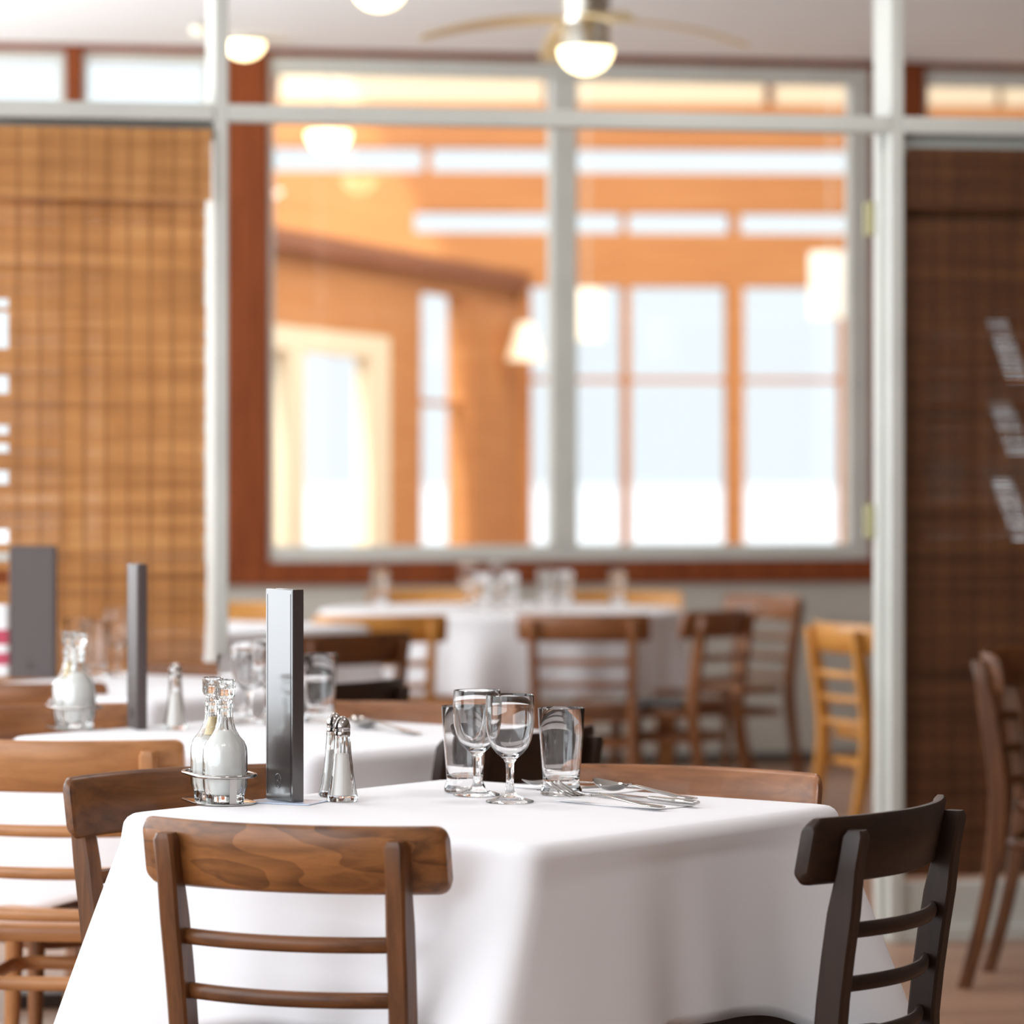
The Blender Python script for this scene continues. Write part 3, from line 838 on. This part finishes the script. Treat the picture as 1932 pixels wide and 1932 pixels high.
def cruet_stand():
    t = thing('cruet_stand', 'x', 'cruet stand', (0, 0, 0), 0)
    pts = []
    def stadium(hx, r, n=14):
        p = []
        for i in range(n + 1): p.append((hx + r * math.cos(-PI / 2 + PI * i / n), r * math.sin(-PI / 2 + PI * i / n)))
        for i in range(n + 1): p.append((-hx + r * math.cos(PI / 2 + PI * i / n), r * math.sin(PI / 2 + PI * i / n)))
        return p
    st = stadium(0.036, 0.0475)
    MB().loft([[(x, y, 0.0005) for x, y in st], [(x, y, 0.0025) for x, y in st], [(x * 0.97, y * 0.97, 0.0032) for x, y in st]]).build('base_plate', M['steel'], t)
    st = stadium(0.036, 0.0455)
    MB().tube([(x, y, 0.043) for x, y in st], 0.0030, 10, closed=True).build('ring', M['steel'], t, smooth=60)
    for sy in (-1, 1):
        MB().box((sy * 0.0800 - 0.0007, -0.0055, 0.002), (sy * 0.0800 + 0.0007, 0.0055, 0.043)).build('strap', M['steel'], t)
    MB().tube([(0, 0, 0.003), (0, 0, 0.155)] + [(0.0, 0.008 * math.sin(a), 0.163 - 0.008 * math.cos(a)) for a in [2 * PI * i / 10 for i in range(0, 11)]], 0.0018, 8).build('handle', M['chrome'], t)
    return t
def shaker(fill_mat, fill):
    t = thing('salt_shaker', 'x', 'salt shaker', (0, 0, 0), 0)
    N = 48
    def ring(r, z, k):
        out = []
        for j in range(N):
            a = 2 * PI * j / N
            rr = r * (1 + k * (math.cos(8 * a)))
            out.append((rr * math.cos(a), rr * math.sin(a), z))
        return out
    oc = [(0.0215, 0.0), (0.0235, 0.003), (0.0230, 0.007), (0.0195, 0.022), (0.0165, 0.045), (0.0138, 0.070), (0.0120, 0.094), (0.0122, 0.100), (0.0108, 0.101)]
    ic = [(0.0088, 0.101), (0.0092, 0.094), (0.0108, 0.070), (0.0132, 0.045), (0.0160, 0.022), (0.0175, 0.009)]
    MB().loft([ring(r, z, 0.035) for r, z in oc] + [ring(r, z, 0.01) for r, z in ic]).build('glass_body', M['green_glass'], t, smooth=40)
    L = [(0, 0.0095), (0.0172, 0.0095), (0.0157, 0.022), (0.0130, 0.045), (0.0106, fill), (0, fill + 0.001)]
    MB().lathe(L, 32).build('salt', M[fill_mat], t, smooth=50)
    MB().lathe([(0, 0.1005), (0.0118, 0.1005), (0.0122, 0.105), (0.0115, 0.1065), (0.0122, 0.108), (0.0115, 0.1095), (0.0122, 0.111), (0.0120, 0.115), (0.0100, 0.122), (0.0060, 0.1275), (0.0022, 0.1295), (0.0, 0.130)], 32).build('cap', M['cap'], t, smooth=35)
    return t
def menu(w, d, h, mat):
    """closed folded menu cover standing on end: two boards, a rounded spine, pages"""
    t = thing('menu', 'x', 'menu', (0, 0, 0), 0)
    b = MB(); b.box((-d, -w / 2, 0), (0, -w / 2 + 0.003, h)); b.build('front_cover', M[mat], t, bevel=0.0012)
    b = MB(); b.box((-d, w / 2 - 0.003, 0), (-0.0, w / 2, h)); b.build('back_cover', M[mat], t, bevel=0.0012)
    rings = []
    for z, k in ((0.0, 0.96), (0.004, 1), (h - 0.004, 1), (h, 0.96)):
        rings.append([(0.001 + 0.0022 * k * math.cos(a) ** 0.4 if abs(a) < 1.5 else 0.001, k * (w / 2) * math.sin(a), z) for a in [-PI / 2 + PI * i / 10 for i in range(11)]] + [(-0.002, w / 2 * k, z), (-0.002, -w / 2 * k, z)])
    MB().loft(rings).build('spine', M[mat], t, smooth=50)
    MB().box((-d + 0.006, -w / 2 + 0.0045, 0.003), (-0.003, w / 2 - 0.0045, h - 0.004)).build('pages', M['paper'], t)
    s = MB()
    for zz in (0.008, h - 0.008): s.box((-d + 0.005, -w / 2 - 0.0005, zz - 0.0007), (-0.004, -w / 2 + 0.0005, zz + 0.0007))
    for xx in (-d + 0.005, -0.004): s.box((xx - 0.0007, -w / 2 - 0.0005, 0.008), (xx + 0.0007, -w / 2 + 0.0005, h - 0.008))
    s.build('stitching', M[mat], t)
    e = MB()
    c = Vector((-d * 0.52, -w / 2 - 0.0001, 0.030))
    e.tube([(c.x + 0.0095 * math.cos(a), c.y, c.z + 0.0105 * math.sin(a)) for a in [2 * PI * i / 28 for i in range(28)]], 0.0008, 6, closed=True)
    e.tube([(c.x + 0.0035 * math.cos(a), c.y, c.z + 0.0035 + 0.0032 * math.sin(a)) for a in [-2.4 + 4.2 * i / 12 for i in range(13)]], 0.0008, 6)
    e.tube([(c.x + 0.0042 * math.cos(a), c.y, c.z - 0.0040 + 0.0038 * math.sin(a)) for a in [2 * PI * i / 16 for i in range(16)]], 0.0008, 6, closed=True)
    e.build('emblem', M[mat], t, smooth=60)
    return t
P_WINE, P_TUMB, P_STAND = wine_glass(), tumbler(), cruet_stand()
P_CR1, P_CR2 = cruet('cream_liquid', 0.108), cruet('cream_liquid', 0.096)
MB().lathe([(0, 0.0965), (0.0135, 0.0965), (0.0095, 0.112), (0.0085, 0.124), (0, 0.124)], 24).build('amber_oil', M['amber_liquid'], P_CR2, smooth=50)
P_SALT = shaker('salt', 0.072)
P_MENU3 = menu(0.020, 0.080, 0.322, 'grey_leather')
P_MENU, P_MENU2 = menu(0.020, 0.080, 0.322, 'leather'), menu(0.020, 0.115, 0.322, 'grey_leather')

def on(px, py, z=ZC): 
    p = px_z(px, py, z); p.z = z + 0.0006
    return p
GW, GT = 'wine glasses', 'tumblers'
place(P_WINE, 'front wine glass of the sharp pair on the foreground table', on(962, 1514), 0, GW)
place(P_WINE, 'wine glass behind the front one, overlapping the left tumbler', on(900, 1501), 0, GW)
place(P_TUMB, 'sharp tumbler beside the fork, right of the wine glasses', on(1059, 1500), 0, GT)
place(P_TUMB, 'sharp tumbler left of the wine glasses on the foreground table', on(877, 1495), 0, GT)
CS = R(-70)
def cruets(px, py, lab):
    p = on(px, py)
    rz = -YAW + CS
    place(P_STAND, lab[0], p, rz, 'cruet stands')
    for k, (pr, l) in enumerate(((P_CR2, lab[1]), (P_CR1, lab[2]))):
        off = Vector(((-0.0355 if k == 0 else 0.0355), 0, 0.0030)); off.rotate(Matrix.Rotation(rz, 3, 'Z'))
        place(pr, l, p + off, rz, 'cruet bottles')
cruets(413, 1513, ('steel cruet stand left of the tall sharp menu', 'rear cruet bottle with amber neck in the sharp stand', 'front cruet bottle of pale dressing in the sharp stand'))
cruets(140, 1374, ('blurred steel cruet stand on the second table', 'rear bottle of the blurred cruets on the second table', 'nearer bottle of the blurred cruets on the second table'))
place(P_SALT, 'salt shaker with chrome cap right of the tall menu, front of the two', on(646, 1512), 0, 'salt shakers')
place(P_SALT, 'shaker half hidden behind the front salt shaker', on(631, 1503), 0, 'salt shakers')
place(P_SALT, 'blurred salt shaker on the second table', on(331, 1376), 0, 'salt shakers')
place(P_MENU, 'tall dark menu standing sharp on the foreground table beside the cruets', on(561, 1516), -YAW + R(-57), 'menus')
place(P_MENU3, 'tall narrow menu standing blurred on the second table', on(268, 1377), -YAW + R(-70), 'menus')
place(P_MENU2, 'wide brown menu standing before the left blind on the third table', on(104, 1280), -YAW + R(-14), 'menus')
# clear card under the front menu
o = MB().box((-0.055, -0.036, 0), (0.050, 0.036, 0.0016)).build('card', M['card'], None, bevel=0.0005)
p = on(546, 1514); o.location = p; o.location.z = ZC + 0.0003; o.rotation_euler = (0, 0, -YAW + R(-22))
tag(o, 'pale blue card lying under the sharp menu', 'card')
for ob in S.objects:
    if ob.name.startswith('menu') and ob.parent is None and 'foreground' in ob.get('label', ''): ob.location.z = ZC + 0.002

# glasses on the other tables
for (pr, px, py, l, g) in (
    (P_TUMB, 443, 1362, 'blurred tumbler at the left of the second table glasses', GT), (P_WINE, 470, 1366, 'blurred wine glass just left of the tall sharp menu', GW),
    (P_WINE, 506, 1360, 'blurred wine glass peeking out behind the tall sharp menu', GW), (P_TUMB, 603, 1362, 'blurred tumbler just right of the tall sharp menu', GT),
    (P_TUMB, 150, 1268, 'blurred tumbler above the blurred cruets on the third table', GT), (P_TUMB, 180, 1278, 'second blurred tumbler on the third table, right of the first', GT),
    (P_WINE, 222, 1272, 'blurred wine glass left of the narrow menu on the third table', GW)):
    place(pr, l, on(px, py), 0, g)
far = [(P_TUMB, 718, 1141, 'far tumbler alone at the left of the round table'), (P_WINE, 884, 1146, 'far wine glass at the left of the central cluster'), (P_TUMB, 912, 1152, 'far tumbler in the centre of the cluster'),
       (P_WINE, 938, 1143, 'far wine glass in the middle of the cluster'), (P_TUMB, 962, 1150, 'far tumbler at the right of the central cluster'), (P_TUMB, 1030, 1143, 'far tumbler right of the cluster, first of a pair'),
       (P_TUMB, 1066, 1146, 'far tumbler right of the cluster, second of a pair'), (P_TUMB, 1166, 1143, 'far tumbler alone at the right of the round table')]
for pr, px, py, l in far:
    place(pr, l, on(px, py), 0, 'glasses on the round table', 1.0)
# red and white striped packet at the left edge
p = on(2, 1276)
t = thing('striped_packet', 'red and white striped packet at the left edge beside the wide menu', 'packet', p, -YAW)
MB().box((-0.03, -0.02, 0), (0.018, 0.02, 0.175)).build('packet', M['paper'], t, bevel=0.003)
MB().box((-0.031, -0.0206, 0.028), (0.0186, 0.0206, 0.058)).build('red_band', M['red'], t)
MB().box((-0.031, -0.0206, 0.078), (0.0186, 0.0206, 0.115)).build('red_band', M['red'], t)

# ------------------------------------------------------------------ cutlery and napkins
def strip(path):
    """path: (x, half width, z, thickness) along the handle"""
    rings = []
    for x, hw, z, th in path:
        rings.append([(x, hw * math.cos(a), z + th * math.sin(a)) for a in [2 * PI * j / 12 for j in range(12)]])
    return MB().loft(rings)
HANDLE = [(0.0, 0.004, 0.002, 0.0012), (0.004, 0.0075, 0.002, 0.0014), (0.03, 0.0082, 0.0025, 0.0016), (0.07, 0.0050, 0.0060, 0.0018), (0.105, 0.0034, 0.0095, 0.0020), (0.125, 0.0036, 0.0080, 0.0018)]
def spoon():
    t = thing('spoon', 'x', 'spoon')
    strip(HANDLE).build('handle', M['steel'], t, smooth=60)
    b = MB(); n, m = 16, 12; g = []
    rings = []
    for i in range(n + 1):
        q = i / n; x = 0.122 + 0.062 * q
        hw = 0.0195 * math.sin(PI * min(0.985, max(0.06, q)) ** 0.85) ** 0.62
        zc = 0.0085 - 0.004 * math.sin(PI * q) + 0.003 * q
        top = []; bot = []
        for j in range(m + 1):
            a = -1 + 2 * j / m; dep = 0.0075 * (math.sin(PI * q) ** 0.7) * (1 - a * a)
            top.append((x, hw * a, zc + 0.003 - dep)); bot.append((x, hw * a, zc + 0.002 - dep))
        rings.append(top + bot[::-1])
    b.loft(rings).build('bowl', M['steel'], t, smooth=60)
    return t
def fork():
    t = thing('fork', 'x', 'fork')
    strip(HANDLE).build('handle', M['steel'], t, smooth=60)
    b = MB(); rings = []
    for x, hw, z in ((0.120, 0.004, 0.0085), (0.128, 0.0085, 0.007), (0.136, 0.0115, 0.0058), (0.148, 0.0125, 0.0055)):
        rings.append([(x, -hw, z - 0.0008), (x, hw, z - 0.0008), (x, hw, z + 0.0008), (x, -hw, z + 0.0008)])
    b.loft(rings)
    for k in range(4):
        y = -0.0105 + 0.007 * k; rings = []
        for x, z, hw in ((0.147, 0.0055, 0.0020), (0.165, 0.009, 0.0020), (0.182, 0.0155, 0.0017), (0.192, 0.0205, 0.0009)):
            rings.append([(x, y - hw, z - 0.0011), (x, y + hw, z - 0.0011), (x, y + hw, z + 0.0011), (x, y - hw, z + 0.0011)])
        b.loft(rings)
    b.build('tines', M['steel'], t, smooth=40)
    return t
def knife():
    t = thing('knife', 'x', 'knife')
    strip([(0, 0.005, 0.004, 0.002), (0.004, 0.0085, 0.004, 0.003), (0.05, 0.0075, 0.004, 0.0034), (0.09, 0.006, 0.004, 0.003), (0.1, 0.005, 0.004, 0.0026)]).build('handle', M['steel'], t, smooth=60)
    rings = []
    for x, y0, y1 in ((0.098, -0.005, 0.005), (0.11, -0.008, 0.0075), (0.16, -0.0085, 0.009), (0.185, -0.0075, 0.009), (0.198, 0.001, 0.0085), (0.203, 0.005, 0.007)):
        rings.append([(x, y0, 0.0032), (x, y1, 0.0028), (x, y1, 0.0048), (x, y0, 0.0038)])
    MB().loft(rings).build('blade', M['steel'], t, smooth=30)
    return t
def napkin(label, px, py, rz, lx, ly, seed):
    rnd = random.Random(seed); b = MB(); n = 14; vs = []
    for i in range(n + 1):
        for j in range(n + 1):
            u, v = i / n - 0.5, j / n - 0.5
            e = max(abs(u), abs(v)) * 2
            z = 0.0008 + 0.0010 * e ** 6 * (0.5 + 0.5 * math.sin(7 * u + 5 * v + seed))
            vs.append((u * lx, v * ly, z))
    fs = [(i * (n + 1) + j, (i + 1) * (n + 1) + j, (i + 1) * (n + 1) + j + 1, i * (n + 1) + j + 1) for i in range(n) for j in range(n)]
    b.add(vs, fs)
    o = b.build('napkin', M['paper'], None, smooth=60, solid=0.0007)
    p = px_z(px, py, ZC); o.location = (p.x, p.y, ZC + 0.0003); o.rotation_euler = (0, 0, rz - YAW)
    return tag(o, label, 'napkin', 'paper napkins')
P_SPOON, P_FORK, P_KNIFE = spoon(), fork(), knife()
def lay(pr, label, p_handle, p_head, z=0.0042, group=None, length=0.2):
    a, c = px_z(*p_handle, ZC), px_z(*p_head, ZC)
    place(pr, label, (a.x, a.y, ZC + z), math.atan2(c.y - a.y, c.x - a.x), group, (c - a).length / length)
napkin('white napkin under the fork and knife on the foreground table', 1178, 1517, R(-43), 0.205, 0.085, 1)
napkin('white napkin behind the sharp tumbler under the rear cutlery', 1090, 1489, R(-38), 0.20, 0.085, 2)
lay(P_FORK, 'fork with upturned tines in front of the sharp tumbler', (1252, 1531), (1042, 1511), 0.0042, 'forks', 0.192)
lay(P_KNIFE, 'knife nearest the right corner of the foreground table', (1316, 1525), (1136, 1506), 0.0042, 'knives', 0.203)
lay(P_SPOON, 'spoon between fork and knife, its bowl reflecting brown wood', (1312, 1519), (1122, 1499), 0.0075, 'spoons', 0.184)
lay(P_SPOON, 'spoon with big bowl showing behind the front wine glass foot', (1135, 1485), (985, 1490), 0.0060, 'spoons', 0.184)
lay(P_KNIFE, 'knife lying behind the sharp tumbler on the rear napkin', (1170, 1490), (1010, 1497), 0.0030, 'knives', 0.203)
lay(P_SPOON, 'blurred spoon on the second table behind the salt shaker', (790, 1388), (668, 1372), 0.0012, 'spoons', 0.184)
